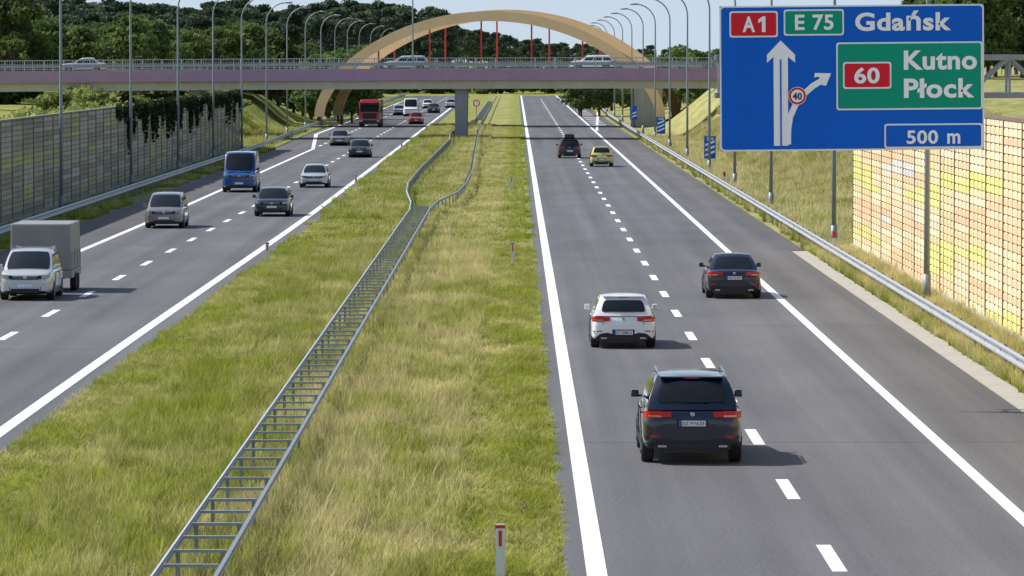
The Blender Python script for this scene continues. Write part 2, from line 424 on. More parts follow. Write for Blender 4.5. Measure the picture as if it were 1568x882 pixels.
def leafmesh(name,V,T,extra,mats):
    me=bpy.data.meshes.new(name); n=len(V)//4
    fs=np.arange(len(V)).reshape(-1,4).tolist()
    ev=extra.v if extra else []; ef=[tuple(i+len(V) for i in f) for f in extra.f] if extra else []
    me.from_pydata(V.tolist()+ev,[],fs+ef)
    for m in mats: me.materials.append(m)
    mi=[0]*len(fs)+[1]*len(ef); me.polygons.foreach_set('material_index',mi)
    at=me.attributes.new('tone','FLOAT','POINT'); at.data.foreach_set('value',np.concatenate([T,np.zeros(len(ev))]).astype(np.float32))
    me.update(); return me
def pine_mesh(i):
    H=17+random.uniform(-1,1); t=MB(); bx,by=random.uniform(-.5,.5),random.uniform(-.5,.5)
    t.tube([(0,0,0),(bx*.4,by*.4,H*.5),(bx,by,H*.93)],[.28,.2,.05],0,6)
    C=[];R=[];N=[];To=[]
    for k in range(34):
        f=random.random()**.8; z=H*(.36+.62*f); w=(3.1*(1-f)**.65+.5)*random.uniform(.35,1.)
        a=random.uniform(0,6.28); c=(bx+w*math.cos(a),by+w*math.sin(a),z)
        C.append(c); s=random.uniform(.75,1.35); R.append((s*1.25,s*1.25,s*.62)); N.append(int(70*s)); To.append(random.uniform(.0,.85))
        if k%2==0: t.tube([(bx*.6,by*.6,z-1.0),c],[.09,.03],0,4)
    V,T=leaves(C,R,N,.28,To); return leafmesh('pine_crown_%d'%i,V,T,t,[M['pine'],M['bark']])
def decid_mesh(i,H=11,W=4.2,leaf=.28,mm='decid',dens=1.,nc=38):
    t=MB(); t.tube([(0,0,0),(.1,.1,H*.3),(.2,-.1,H*.8)],[.25,.2,.05],0,7)
    C=[];R=[];N=[];To=[]
    for k in range(nc):
        f=random.random(); z=H*(.2+.74*f); env=math.sin(math.pi*min(1,(f*.86+.14)))**.6
        w=W*env*random.uniform(.3,.85); a=random.uniform(0,6.28); c=(w*math.cos(a),w*math.sin(a),z)
        s=random.uniform(.7,1.5); C.append(c); R.append((s*1.1,s*1.1,s*.8)); N.append(int(80*s*dens)); To.append(random.uniform(.05,.85))
        if k%2==0: t.tube([(0.1,0,z*.6),c],[.1,.03],0,4)
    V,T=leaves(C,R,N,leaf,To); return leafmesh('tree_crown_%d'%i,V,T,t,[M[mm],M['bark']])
pines=[pine_mesh(i) for i in range(5)]
decs=[decid_mesh(i) for i in range(4)]
forest=empty('distant_pine_forest')
def px2x(px,Y): return (px-VPX)*Y/F
def scatter(parent,meshes,n,px0,px1,Y0,Y1,topf,base=17.,jit=.12):
    for i in range(n):
        px=px0+(px1-px0)*(i+random.random())/n; Y=random.uniform(Y0,Y1)
        zt=CH+(HZ-topf(px))*Y/F; s=zt/base*random.uniform(1-jit,1+jit*.6)
        x=px2x(px,Y); link('tree',random.choice(meshes),(x,Y,gz(x,Y)),random.uniform(0,6.28),(s*random.uniform(.9,1.25),s*random.uniform(.9,1.2),s),parent)
def topL(px):
    P=[(-60,0),(60,2),(130,8),(200,12),(250,20),(320,10),(400,17),(520,14),(620,14),(680,28),(700,50),(760,60),(880,76),(960,84),(1100,88),(1700,80)]
    for (a,b_),(c,d) in zip(P,P[1:]):
        if a<=px<=c: return b_+(d-b_)*(px-a)/(c-a)
    return 80
scatter(forest,pines,130,-40,690,1050,1250,topL)
scatter(forest,pines,90,-60,560,850,1000,lambda p:topL(p)+12)
scatter(forest,pines,65,-60,520,760,850,lambda p:topL(p)+30)
scatter(forest,pines,70,680,1000,1500,1900,topL)
scatter(forest,pines,40,960,1650,1500,1800,lambda p:topL(p)-4)
mix=empty('distant_deciduous_trees')
scatter(mix,decs,40,-40,570,640,740,lambda p:58+12*math.sin(p*.03)+(16 if p>260 else 0),11.)
scatter(mix,decs,44,-40,560,560,620,lambda p:80+6*math.sin(p*.05),11.)
scatter(mix,decs,24,560,900,1060,1120,lambda p:96,11.)
scatter(mix,decs,26,880,1120,640,800,lambda p:84,11.)
scatter(mix,decs,22,1400,1640,420,560,lambda p:66+6*math.sin(p*.07),11.)
me=decid_mesh(20,16.5,6.0,.26,'decid',2.2,70)
link('broadleaf_tree',me,(px2x(12,520),520,0)); link('broadleaf_tree',me,(px2x(-60,545),545,0),2.)
def shrubs(name,pts,leaf=.14,mm='shrub',n=150):
    C=[];R=[];N=[];To=[]
    for (x,y,z0,h,w) in pts:
        for k in range(5):
            s=random.uniform(.45,.75)
            C.append((x+random.uniform(-w,w)*.5,y+random.uniform(-w,w)*.5,z0+h*random.uniform(.25,.8)))
            R.append((w*s,w*s,h*.32*random.uniform(.7,1.1))); N.append(n); To.append(random.uniform(.1,.9))
    V,T=leaves(C,R,N,leaf,To,shell=.3); me=leafmesh(name,V,T,None,[M[mm]]); o=bpy.data.objects.new(name,me); COL.objects.link(o)
shrubs('hedge_behind_wall',[(-28-random.random()*5,225+i*4.2,gz(-30,225+i*4.2)-.3,random.uniform(2.0,3.1),2.0) for i in range(44)],.2)
shrubs('roadside_bushes',[(-29-random.random()*30,440+i*4,gz(-33,440+i*4)-.2,random.uniform(1.0,2.8),2.2) for i in range(50)],.22)
shrubs('distant_bushes',[(-50+i*2.4,1045+random.random()*30,0,random.uniform(3,6),3.) for i in range(48)],.4,'decid')
shrubs('embankment_bushes',[(random.uniform(20,40),random.uniform(485,560),gz(24,480)-1,random.uniform(1.5,3.5),2.) for i in range(30)],.22)
shrubs('bushes_behind_wall',[(17.5+random.random()*5,70+i*5,0,random.uniform(6.2,7.0),2.) for i in range(20)],.16,'shrub')
C=[];R=[];N=[];To=[]
for i in range(120):
    y=random.uniform(283,410); n=random.random()
    drop=random.uniform(.3,1.1) if n<.75 else random.uniform(1.4,3.0)
    C.append((-24.15,y,5.15-drop/2)); R.append((.15,random.uniform(.4,1.5) if n<.75 else .4,drop/2+.15)); N.append(110); To.append(random.uniform(0,.7))
V,T=leaves(C,R,N,.12,To,shell=.1); o=bpy.data.objects.new('ivy',leafmesh('ivy',V,T,None,[M['ivy']])); COL.objects.link(o)

# ---------------------------------------------------------------- grass
def blades(name,size,n,h0,h1,w,tall=.12):
    P=np.zeros((n,3)); P[:,:2]=(rng.random((n,2))-.5)*size
    tc=(rng.random((26,2))-.5)*size; k=rng.random(n)<.45; idx=rng.integers(0,26,n)
    P[k,:2]=tc[idx[k]]+rng.normal(size=(k.sum(),2))*size*.035
    P[:,:2]=np.clip(P[:,:2],-size*.52,size*.52)
    h=h0+(h1-h0)*rng.random(n); h[k]*=1.25; rnd=rng.random(n); tl=rng.random(n)<tall; h[tl]*=1.55; rnd[tl]=np.maximum(rnd[tl],.85)
    a=rng.random(n)*6.283; d=np.stack([np.cos(a),np.sin(a),0*a],1); la=rng.random(n)*6.283; ll=h*(.15+.5*rng.random(n))
    lean=np.stack([np.cos(la)*ll,np.sin(la)*ll,0*la],1)
    ww=(w*(.6+.8*rng.random(n)))[:,None]
    up=np.array([0,0,1.])
    b0=P-d*ww; b1=P+d*ww; m0=P+lean*.35+up*(h*.6)[:,None]-d*ww*.8; m1=m0+d*ww*1.6; t=P+lean+up*h[:,None]
    V=np.stack([b0,b1,m1,m0,t],1).reshape(-1,3); idx=np.arange(n)*5
    fs=[(i,i+1,i+2,i+3) for i in idx.tolist()]+[(i+3,i+2,i+4) for i in idx.tolist()]
    me=bpy.data.meshes.new(name); me.from_pydata(V.tolist(),[],fs); me.materials.append(M['blade'])
    A=me.attributes.new('rnd','FLOAT','POINT'); A.data.foreach_set('value',np.repeat(rnd,5).astype(np.float32))
    A=me.attributes.new('hgt','FLOAT','POINT'); A.data.foreach_set('value',np.tile([0,0,.6,.6,1.],n).astype(np.float32))
    return me
near=[blades('grass_patch_%d'%i,2.2,2400,.09,.30,.008) for i in range(5)]
far=[blades('grass_far_patch_%d'%i,4.3,2600,.12,.32,.018) for i in range(3)]
ge=empty('median_grass')
def fillgrass(parent,meshes,step,xa,xb,y0,y1,zs=1.,scf=None,slope=False):
    y=y0
    while y<y1:
        a=xa(y) if callable(xa) else xa; b_=xb(y) if callable(xb) else xb
        n=max(1,math.ceil((b_-a)/step)); st=(b_-a)/n
        for i in range(n):
            x=a+st*(i+.5); s=zs*random.uniform(.8,1.25)*(scf(x) if scf else 1); yc=y+step/2
            o=link('tuft',random.choice(meshes),(x+random.uniform(-.1,.1)*(0<i<n-1),yc,gz(x,yc)),random.choice([0,1.5708,3.1416,4.7124]),(st/step,1,s),parent)
            if slope:
                nn=Vector((-(gz(x+1,yc)-gz(x-1,yc))/2,-(gz(x,yc+1)-gz(x,yc-1))/2,1)).normalized()
                o.rotation_mode='QUATERNION'; o.rotation_quaternion=Vector((0,0,1)).rotation_difference(nn)@Quaternion((0,0,1),random.choice([0,1.5708,3.1416]))
        y+=step
sc=lambda x: .45 if x>-.6 else (.5 if x<-8.9 else 1.)
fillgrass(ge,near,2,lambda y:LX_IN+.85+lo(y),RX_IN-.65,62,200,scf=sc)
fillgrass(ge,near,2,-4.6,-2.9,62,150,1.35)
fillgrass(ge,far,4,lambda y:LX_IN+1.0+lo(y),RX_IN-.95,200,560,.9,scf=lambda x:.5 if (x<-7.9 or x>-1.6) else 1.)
gv=empty('verge_grass')
fillgrass(gv,near,2,12.35,14.1,100,200,1.1)
fillgrass(gv,far,4,12.7,34,200,462,1.3,slope=True)
fillgrass(gv,far,4,-24.2,-22.5,160,420,.8)
fillgrass(gv,far,4,-40,-23.6,416,520,1.3,slope=True)

# ---------------------------------------------------------------- lamps
lm=MB(); 
arm=[(0,0,0),(0,0,6),(0,0,11.4)]; rad=[.10,.08,.06]
for i in range(1,9):
    t=i/8*math.pi/2*.93; arm.append((-1.9*(1-math.cos(t)),0,11.4+1.9*math.sin(t))); rad.append(.055)
lm.tube(arm,rad,0,10); e_=arm[-1]
lm.box((e_[0]-.35,0,e_[2]+.02),(.85,.28,.13),0); lm.box((e_[0]-.4,0,e_[2]-.05),(.6,.2,.05),1)
lm.tube([(0,0,0),(0,0,.9)],[.135,.135],0,10); lm.box((0,0,.02),(.4,.4,.06),0)
lamp=lm.mesh('street_lamp',[M['pole'],M['white']],True)
for Y in [154,199,248,289,327,369,411,454,497,545,592,640,690,745,805,870]: link('street_lamp',lamp,(13.6 if Y<700 else 13.6+(Y-700)*.012,Y,0))
for Y in [202,242,286,326,364,402,442,482,524,566,610,655,705,760,820]: link('street_lamp',lamp,(-23.55,Y,0),math.pi)

# ---------------------------------------------------------------- bridges
def zt(x): return 6.9-.00007*(x-18)**2
br=empty('overpass_bridge',(0,464,0))
XS=[-90+4*i for i in range(30)]
def slab(ya,yb,za,zb,name,m):
    b=MB()
    for x in XS:
        for (yy,zz) in ((ya,za),(yb,za),(yb,zb),(ya,zb)): b.v.append((x,yy,zt(x)+zz))
    for i in range(len(XS)-1):
        for j in range(4): b.f.append((4*i+j,4*i+(j+1)%4,4*i+4+(j+1)%4,4*i+4+j)); b.m.append(0)
    b.f.append((0,1,2,3)); b.m.append(0); n=4*(len(XS)-1); b.f.append((n+3,n+2,n+1,n)); b.m.append(0)
    b.obj(name,[m],br)
slab(0,.35,-1.0,.05,'fascia_front',M['fascia']); slab(11.65,12,-1.0,.05,'fascia_back',M['fascia'])
slab(.36,11.64,-.4,-.02,'deck',M['conc']); slab(.5,11.2,-1.85,-.41,'girder',M['girder'])
slab(.10,.32,.06,.20,'kerb_front',M['conc'])
rl=MB()
for yy in (.2,11.8):
    for a,b_ in zip(XS,XS[1:]):
        for hz,th in ((1.22,.07),(.85,.035),(.32,.04)):
            rl.beam((a,yy,zt(a)+hz),(b_,yy,zt(b_)+hz),.05,th)
    x=-88
    while x<26:
        rl.box((x,yy,zt(x)+.62),(.09,.09,1.22)); x+=2
    if yy<1:
        x=-88
        while x<26: rl.box((x,yy,zt(x)+.75),(.028,.028,.92)); x+=.25
rl.obj('railing',[M['galv']],br)
rl=MB()
for a,b_ in zip(XS,XS[1:]): rl.beam((a,1.6,zt(a)+.62),(b_,1.6,zt(b_)+.62),.08,.3)
for x in range(-88,26,2): rl.box((x,1.7,zt(x)+.35),(.1,.1,.7))
rl.obj('barrier',[M['galvd']],br)
pr=MB(); pr.box((-5.4,6,2.45),(1.15,9.5,4.9),0,tx=1.12); pr.box((-5.4,6,4.97),(1.7,10,.2)); pr.obj('pier',[M['concd']],br,bevel=.08)
pr=MB(); pr.box((-32,6,2.4),(1.1,9.5,5.4),0); pr.box((-62,6,2.2),(1.1,9.5,5.4),0); pr.obj('pier_side',[M['concd']],br,bevel=.08)
pr=MB(); pr.box((23,6,3.0),(2.4,12.4,5.9)); pr.obj('abutment',[M['conc']],br,bevel=.05)
pr=MB(); pr.tube([(px2x(632,464),.9,6),(px2x(632,464),.9,15.5)],[.09,.06],0,8); pr.obj('mast',[M['pole']],br)
ab=empty('arch_bridge',(0,548,0))
def rib(X0,Xh,y,z0,zh,name):
    b=MB(); N_=56; P=[]
    for i in range(N_+1):
        t=math.pi*i/N_; u=-math.cos(t)
        hgt=.75*math.sqrt(max(0,1-u*u))+.25*(1-u*u); P.append((X0+Xh*u,z0+zh*hgt))
    for i,(x,z) in enumerate(P):
        xa,za=P[max(0,i-1)]; xb,zb=P[min(N_,i+1)]; d=Vector((xb-xa,0,zb-za)).normalized(); nrm=Vector((-d.z,0,d.x))
        th=.58 
        for s,yy in ((1,-.55),(1,.55),(-1,.55),(-1,-.55)): b.v.append((x+nrm.x*s*th,y+yy,z+nrm.z*s*th))
    for i in range(N_):
        for j in range(4): b.f.append((4*i+j,4*i+(j+1)%4,4*i+4+(j+1)%4,4*i+4+j)); b.m.append(0)
    b.obj(name,[M['arch']],ab)
    def h(x):
        u=(x-X0)/Xh; return z0+zh*(.75*math.sqrt(max(0,1-u*u))+.25*(1-u*u))
    return h
XA=px2x(750,548); XB=px2x(776,560)
hA=rib(XA,20.0,0,1.2,11.8,'arch_rib_front'); hB=rib(XB,20.3,12,1.2,12.1,'arch_rib_back')
hb=MB()
for p in (580,658,737,814,892):
    x=px2x(p,548); hb.box((x,0,(hA(x)+5.5)/2),(.2,.2,hA(x)-5.5))
for p in (604,682,761,841,918):
    x=px2x(p,560); hb.box((x,12,(hB(x)+5.5)/2),(.2,.2,hB(x)-5.5))
hb.obj('hangers',[M['red']],ab)
d=MB(); d.box((-5,6,5.5),(90,14,1.1)); d.obj('deck',[M['girder']],ab)
d=MB(); d.box((15.6,6,2.5),(3.0,13,5.0),0,tx=1.15); d.obj('abutment',[M['conc']],ab,bevel=.1)
d=MB()
for yy in (-.9,12.9):
    d.box((-5,yy,7.2),(90,.07,.08)); d.box((-5,yy,6.7),(90,.04,.05))
    for i in range(45): d.box((-49+2*i,yy,6.6),(.07,.07,1.2))
d.obj('railing',[M['galv']],ab)

# ---------------------------------------------------------------- big sign gantry
SY=107.0; SS=SY/F; CX=(1304-VPX)*SS; CZ=CH-(119-HZ)*SS
def sp(px,py,lay): return ((px-1304)*SS,-.012*lay,-(py-119)*SS)
gan=empty('direction_sign_gantry',(0,0,0))
sg=empty('sign_board',(CX,SY,CZ)); sg.parent=gan; sg.rotation_euler[1]=-math.radians(.5)
smats=[M['sblue'],M['swhite'],M['sgreen'],M['sred']]
sb=MB()
def rr(x0,y0,x1,y1,rad,mi,lay):
    pts=[]
    for cx,cy,a0 in ((x1-rad,y0+rad,-90),(x1-rad,y1-rad,0),(x0+rad,y1-rad,90),(x0+rad,y0+rad,180)):
        for k in range(5):
            a=math.radians(a0+k*22.5); pts.append(sp(cx+rad*math.cos(a),cy+rad*math.sin(a),lay))
    sb.poly(pts[::-1],mi)
def ptx(txt,x0,y0,x1,y1,lay,mi=1,bold=.025):
    V,Fc=textmesh(txt,(x0-1304)*SS,-(y1-119)*SS,(x1-1304)*SS,-(y0-119)*SS,bold,-.012*lay); sb.raw(V,Fc,mi)
def pp(pts,mi,lay): sb.poly([sp(x,y,lay) for x,y in pts],mi)
rr(1102,8,1506,230,6,1,1); rr(1104.5,10.5,1503.5,227.5,5,0,2)
rr(1117,16,1191,56,4,1,3); rr(1119.5,18.5,1188.5,53.5,3,3,4); ptx('A',1137,24,1156,48,5,bold=.03)
pp([(1172,24),(1172,48),(1166.5,48),(1166.5,31),(1161,34.5),(1161,29),(1167.5,24)],1,5)
rr(1200,14,1292,54,4,1,3); rr(1202.5,16.5,1289.5,51.5,3,2,4); ptx('E 75',1217,22,1276,46,5)
ptx('Gdańsk',1309,17,1456,48,3,bold=.032)
rr(1280,65,1503.5,168.5,4,1,3); rr(1282.5,67.5,1501,166,3,2,4)
rr(1290,95,1364,136,4,1,5); rr(1292.5,97.5,1361.5,133.5,3,3,6); ptx('60',1307,103,1346,128,7,bold=.03)
ptx('Kutno',1383,78,1495,108,5,bold=.032); ptx('Płock',1383,121,1491,151,5,bold=.032)
rr(1353,190,1503.5,227.5,4,1,3); rr(1355.5,192.5,1501,225,3,0,4); ptx('500',1387,200,1435,221,5,bold=.025); ptx('m',1449,205,1469,221,5,bold=.025)
pp([(1195,61),(1217,83),(1217,95),(1206,86),(1206,222),(1184,222),(1184,86),(1174,95),(1174,83)],1,3)
pp([(1193.8,90),(1196.2,90),(1196.2,222),(1193.8,222)],0,4)
path=[(1205.5,219),(1206,196),(1209,178),(1217,160),(1229,144),(1244,131),(1259,122)]
for a,b_ in zip(path,path[1:]):
    dx,dy=b_[0]-a[0],b_[1]-a[1]; l=math.hypot(dx,dy); nx_,ny_=-dy/l*4.6,dx/l*4.6; ex,ey=dx/l*1.2,dy/l*1.2
    pp([(a[0]+nx_-ex,a[1]+ny_-ey),(b_[0]+nx_+ex,b_[1]+ny_+ey),(b_[0]-nx_+ex,b_[1]-ny_+ey),(a[0]-nx_-ex,a[1]-ny_-ey)],1,3.3+.15*path.index(a))
pp([(1272,112),(1264,131),(1256,129),(1259,122),(1252,117),(1246,118),(1247,111)],1,4.4)
def disc(cx,cy,r_,mi,lay): pp([(cx+r_*math.cos(t*.2618),cy+r_*math.sin(t*.2618)) for t in range(24)],mi,lay)
disc(1220,146,14,1,5); disc(1220,146,13,3,6); disc(1220,146,9.8,1,7); ptx('40',1213,141,1227,152,8,mi=4,bold=.03)
smats.append(M['ink'])
sb.obj('sign_face',smats,sg)
bk=MB(); bk.box((0,.03,0),(404*SS,.06,222*SS))
for zz in (-1.3,-.45,.45,1.3): bk.box((0,.10,zz),(404*SS-.1,.07,.10))
bk.obj('sign_back',[M['galvd']],sg,bevel=.01)
tr=MB(); ztop=CH+(HZ-88)*SS; zbot=CH-(146-HZ)*SS
for yy in (SY+.25,SY+.95):
    for zz in (ztop,zbot): tr.box((9.4,yy,zz),(9.6,.12,.13))
    for i in range(10):
        x0=4.7+i*.95; a,b_=(ztop,zbot) if i%2 else (zbot,ztop)
        tr.beam((x0,yy,a),(x0+.95,yy,b_),.07,.07); tr.box((x0,yy,(ztop+zbot)/2),(.06,.06,ztop-zbot))
for i in range(11):
    for zz in (ztop,zbot): tr.box((4.7+i*.95,SY+.6,zz),(.06,.7,.06))
tr.box((13.35,SY+.6,4.1),(.55,.65,8.4)); tr.box((13.35,SY+.6,.05),(1.1,1.1,.3)); tr.box((13.35,SY+.6,8.36),(.65,.75,.06))
for zz in (-.9,0,.9): tr.box((CX,SY+.19,CZ+zz*.5),(5.6,.05,.08))
tr.obj('truss_and_column',[M['galvd']],gan,bevel=.012)

def countdown(X,Y,n):
    e=empty('exit_countdown_sign',(X,Y,gz(X,Y))); b=MB()
    b.tube([(0,.05,0),(0,.05,2.6)],[.04,.04],2,8)
    b.box((0,0,1.75),(.82,.04,1.6),0)
    if n==3:
        V,Fc=textmesh('300',-.25,2.25,.25,2.47,.02,-.03); b.raw(V,Fc,1)
    for i in range(n):
        z=1.1+i*.36; b.poly([(-.33,-.026,z),(.33,-.026,z+.28),(.33,-.026,z+.44),(-.33,-.026,z+.16)],1)
    b.obj('board',[M['sblue'],M['swhite'],M['pole']],e)
countdown(13.85,332,3); countdown(13.8,442,3); countdown(13.8,545,2)
e=empty('speed_limit_sign',(-5.0,600,0)); b=MB(); b.tube([(0,0,0),(0,0,2.4)],[.05,.05],0,8)
b.poly([(.45*math.cos(t*.3142),-.07,2.3+.45*math.sin(t*.3142)) for t in range(20)],1); b.poly([(.33*math.cos(t*.3142),-.08,2.3+.33*math.sin(t*.3142)) for t in range(20)],2)
b.obj('post_and_disc',[M['pole'],M['sred'],M['swhite']],e)
dl=MB(); dl.box((0,0,.42),(.15,.06,.84),0,tx=.9); dl.box((0,-.033,.60),(.13,.012,.26),0)
dl.box((0,-.036,.62),(.05,.02,.24),1); dl.box((0.0,0,.80),(.152,.065,.05),1)
dm=dl.mesh('delineator',[M['white'],M['redp']])
for px,py in ((766,888),(785,404),(783,291),(409,404),(545,289),(653,205),(615,232)):
    X,Y=gp(px,py); link('delineator_post',dm,(X,Y,0))
rd=MB(); rd.box((0,0,.45),(.14,.06,.9),0); rd.box((0,-.01,.85),(.15,.07,.28),1); rdm=rd.mesh('delin2',[M['white'],M['redp']])
for Y in (90,190,290,390): link('delineator_post',rdm,(13.0,Y,0))

# ---------------------------------------------------------------- vehicles
def paint(name,c,metal=.0,rough=.3): return mat(name,c,rough,metal,coat=1.,var=.03,scale=3)
P_BLACK=paint('paint_midnight',(.002,.006,.020),.0,.25); P_WHITE=paint('paint_white',(.82,.83,.84)); P_DARK=paint('paint_dark',(.014,.017,.022),.2)
P_GREY=paint('paint_grey',(.24,.23,.215),.4); P_SILV=paint('paint_silver',(.56,.58,.59),.3); P_BLUE=paint('paint_blue',(.006,.065,.24)); P_RED=paint('paint_red',(.45,.02,.02))
P_YEL=paint('paint_yellow',(.72,.68,.22)); P_NAVY=paint('paint_navy',(.006,.010,.024),.1)
_wh={}
def wheelmesh(r):
    if r in _wh: return _wh[r]
    b=MB(); n=24; W=.12
    prof=[(-W,r*.62),(-W,r*.93),(-W*.75,r),(W*.75,r),(W,r*.93),(W,r*.62),(W*.7,r*.60)]
    for (x,rr_) in prof:
        for k in range(n): t=2*math.pi*k/n; b.v.append((x,rr_*math.cos(t),rr_*math.sin(t)))
    for i in range(len(prof)-1):
        for k in range(n): b.f.append((i*n+k,i*n+(k+1)%n,(i+1)*n+(k+1)%n,(i+1)*n+k)); b.m.append(0)
    for x in (-W+.03,W-.03):
        b.poly([(x,r*.61*math.cos(2*math.pi*k/n),r*.61*math.sin(2*math.pi*k/n)) for k in range(n)],2)
    for sx in (-1,1):
        for k in range(5):
            t=2*math.pi*k/5; b.beam((sx*(W-.012),0,0),(sx*(W-.012),r*.6*math.cos(t),r*.6*math.sin(t)),.07,.03,1)
        b.tube([(sx*(W-.03),0,0),(sx*(W+.004),0,0)],[r*.16,r*.14],1,10)
        nn=len(b.v)
        for rr_ in (r*.56,r*.63):
            for k in range(n): b.v.append((sx*(W-.004),rr_*math.cos(2*math.pi*k/n),rr_*math.sin(2*math.pi*k/n)))
        for k in range(n): b.f.append((nn+k,nn+(k+1)%n,nn+n+(k+1)%n,nn+n+k)); b.m.append(1)
    _wh[r]=b.mesh('wheel',[M['tyre'],M['rim'],M['blk']]); return _wh[r]

def vehicle(name,X,Y,away,L=4.4,W=1.82,H=1.48,belt=.93,hood=.92,kind='hatch',pt=None,z=0.,detail=2,r=.33,zb=.2,light_z=None,plate_z=None,plate='',lower=True,rails=False,rot=None,roofbox=False,glass_lo=.3,glass_hi=.86,glass_u=.82):
    Yc=Y+L/2-.75
    root=empty(name,(X,Yc,z),(0 if away else math.pi) if rot is None else rot)
    w=W/2; light_z=light_z or belt-.12
    pz=plate_z or light_z-.02
    ywb=L/2-{'hatch':1.12,'suv':1.35,'sedan':1.35,'mpv':.95,'van':.72}[kind]
    rake={'hatch':.75,'suv':.72,'sedan':.85,'mpv':1.0,'van':.75}[kind]
    yA={'hatch':-L/2+.12,'suv':-L/2+.14,'sedan':-L/2+.62,'mpv':-L/2+.10,'van':-L/2+.06}[kind]
    yC=yA+{'hatch':.42,'suv':.46,'sedan':.75,'mpv':.28,'van':.10}[kind]
    yB=ywb; yD=ywb-rake
    wt=w*{'hatch':.70,'suv':.70,'sedan':.66,'mpv':.76,'van':.84}[kind]; wb=w*.89
    dk=belt+(.04 if kind=='sedan' else 0)
    st=[(-L/2-.005,.70,zb+.22,dk-.32),(-L/2,.80,zb+.14,dk-.24),(-L/2+.035,.89,zb+.06,dk-.13),(-L/2+.10,.945,zb+.02,dk-.05),(-L/2+.30,.985,zb,dk),(-L/2+.8,1,zb,belt+.01),(0,.99,zb,belt),(ywb-.1,.99,zb,belt),
        (ywb+.25,.995,zb,(belt*.35+hood*.65)),(L/2-.42,.965,zb,hood-.04),(L/2-.16,.90,zb,hood-.12),(L/2-.04,.82,zb+.04,hood-.24),(L/2,.70,zb+.10,hood-.36)]
    b=MB()
    for (y,k,z0,z1) in st:
        h=z1-z0; ww=w*k
        half=[(0,z0),(.80*ww,z0),(.965*ww,z0+.05),(1.0*ww,z0+.28*h),(.985*ww,z0+.52*h),(.995*ww,z0+.70*h),(.955*ww,z1-.07),(.88*ww,z1-.005),(0,z1+.03)]
        ring=[(x,zz) for x,zz in half]+[(-x,zz) for x,zz in half[-2:0:-1]]
        for x,zz in ring: b.v.append((x,y,zz))
    n=16
    for i in range(len(st)-1):
        for j in range(n):
            b.f.append((i*n+j,i*n+(j+1)%n,(i+1)*n+(j+1)%n,(i+1)*n+j)); b.m.append(1 if (lower and j in (0,1,14,15)) else 0)
    for base,fl in ((0,0),((len(st)-1)*n,1)):
        for j in range(8):
            a=(base+j,base+j+1,base+(n-j-1)%n,base+(n-j)%n)
            a=tuple(dict.fromkeys(a)); b.f.append(a if fl else a[::-1]); b.m.append(0)
    body=b.obj('body',[pt,M['blk']],root,smooth=True)
    s=body.modifiers.new('s','SUBSURF'); s.levels=s.render_levels=2
    wy=(-L/2+.82,L/2-.86)
    if kind=='van': wy=(-L/2+1.1,L/2-.9)
    if detail>1:
        for yy in wy:
            c=MB(); c.tube([(-w-.3,yy,r),(w+.3,yy,r)],[r+.055]*2,0,28); co=c.obj('cut',[M['blk']]); co.parent=root
            bm_=body.modifiers.new('c','BOOLEAN'); bm_.object=co; bm_.operation='DIFFERENCE'; bm_.solver='EXACT'
        bpy.context.view_layer.update()
        me=bpy.data.meshes.new_from_object(body.evaluated_get(bpy.context.evaluated_depsgraph_get()))
        body.modifiers.clear(); body.data=me
        for co in [c for c in root.children if c.name.startswith('cut')]: bpy.data.objects.remove(co)
        ub=MB(); ub.box((0,0,(zb+belt)/2),(w*1.36,L-.7,belt-zb-.2)); ub.obj('underbody',[M['blk']],root)
    else:
        a=MB()
        for yy in wy:
            a.tube([(-w-.004,yy,r+.02),(w+.004,yy,r+.02)],[r+.06]*2,0,20)
        a.obj('wheel_arches',[M['blk']],root)
    for yy in wy:
        for sx in (-1,1): link('wheel',wheelmesh(r),(sx*(w-.13),yy,r),0,(1,1,1),root)
    gzb=belt-.04; N6=10; b=MB(); bul=.10
    def S(row,u):
        q=1-u*u; qq=1-abs(u)**3
        if row==0: return (wb*u,yA-bul*q*.6,gzb)
        if row==1: return (wt*u,yC-bul*q,H-.065+.04*qq)
        if row==2: return (wt*1.02*u,(yC+yD)/2,H-.04+.045*qq)
        if row==3: return (wt*u,yD+bul*q,H-.09+.045*qq)
        return (wb*u,yB+bul*1.6*q,gzb-.02)
    def G(row,v,u):
        a=S(0,u) if row==0 else S(4,u); c=S(1,u) if row==0 else S(3,u)
        p=[a[k]+(c[k]-a[k])*v for k in range(3)]
        bl=.035*math.sin(math.pi*v); sg=-1 if row==0 else 1
        p[1]+=sg*bl*1.2; p[0]*=1+.035*math.sin(math.pi*v); return tuple(p)
    R=[[S(0,-1+2*i/N6) for i in range(N6+1)]]
    R+=[[G(0,v,-1+2*i/N6) for i in range(N6+1)] for v in (.25,.5,.75)]
    R+=[[S(k,-1+2*i/N6) for i in range(N6+1)] for k in (1,)]
    for t in (.08,.5,.92):
        rw_=[]
        for i in range(N6+1):
            u=-1+2*i/N6; a=S(1,u);m_=S(2,u);c=S(3,u)
            if t<.5: p=[a[k]+(m_[k]-a[k])*t*2 for k in range(3)]; p[2]+=.02
            elif t>.5: p=[m_[k]+(c[k]-m_[k])*(t-.5)*2 for k in range(3)]; p[2]+=.02
            else: p=list(m_)
            p[0]*=.985; rw_.append(tuple(p))
        R.append(rw_)
    R+=[[S(3,-1+2*i/N6) for i in range(N6+1)]]
    R+=[[G(4,v,-1+2*i/N6) for i in range(N6+1)] for v in (.75,.5,.25)]
    R+=[[S(4,-1+2*i/N6) for i in range(N6+1)]]
    for rw_ in R: b.v+=rw_
    c7=N6+1; nR=len(R)
    for rw in range(nR-1):
        for i in range(N6): b.f.append((rw*c7+i,rw*c7+i+1,(rw+1)*c7+i+1,(rw+1)*c7+i)); b.m.append(0)
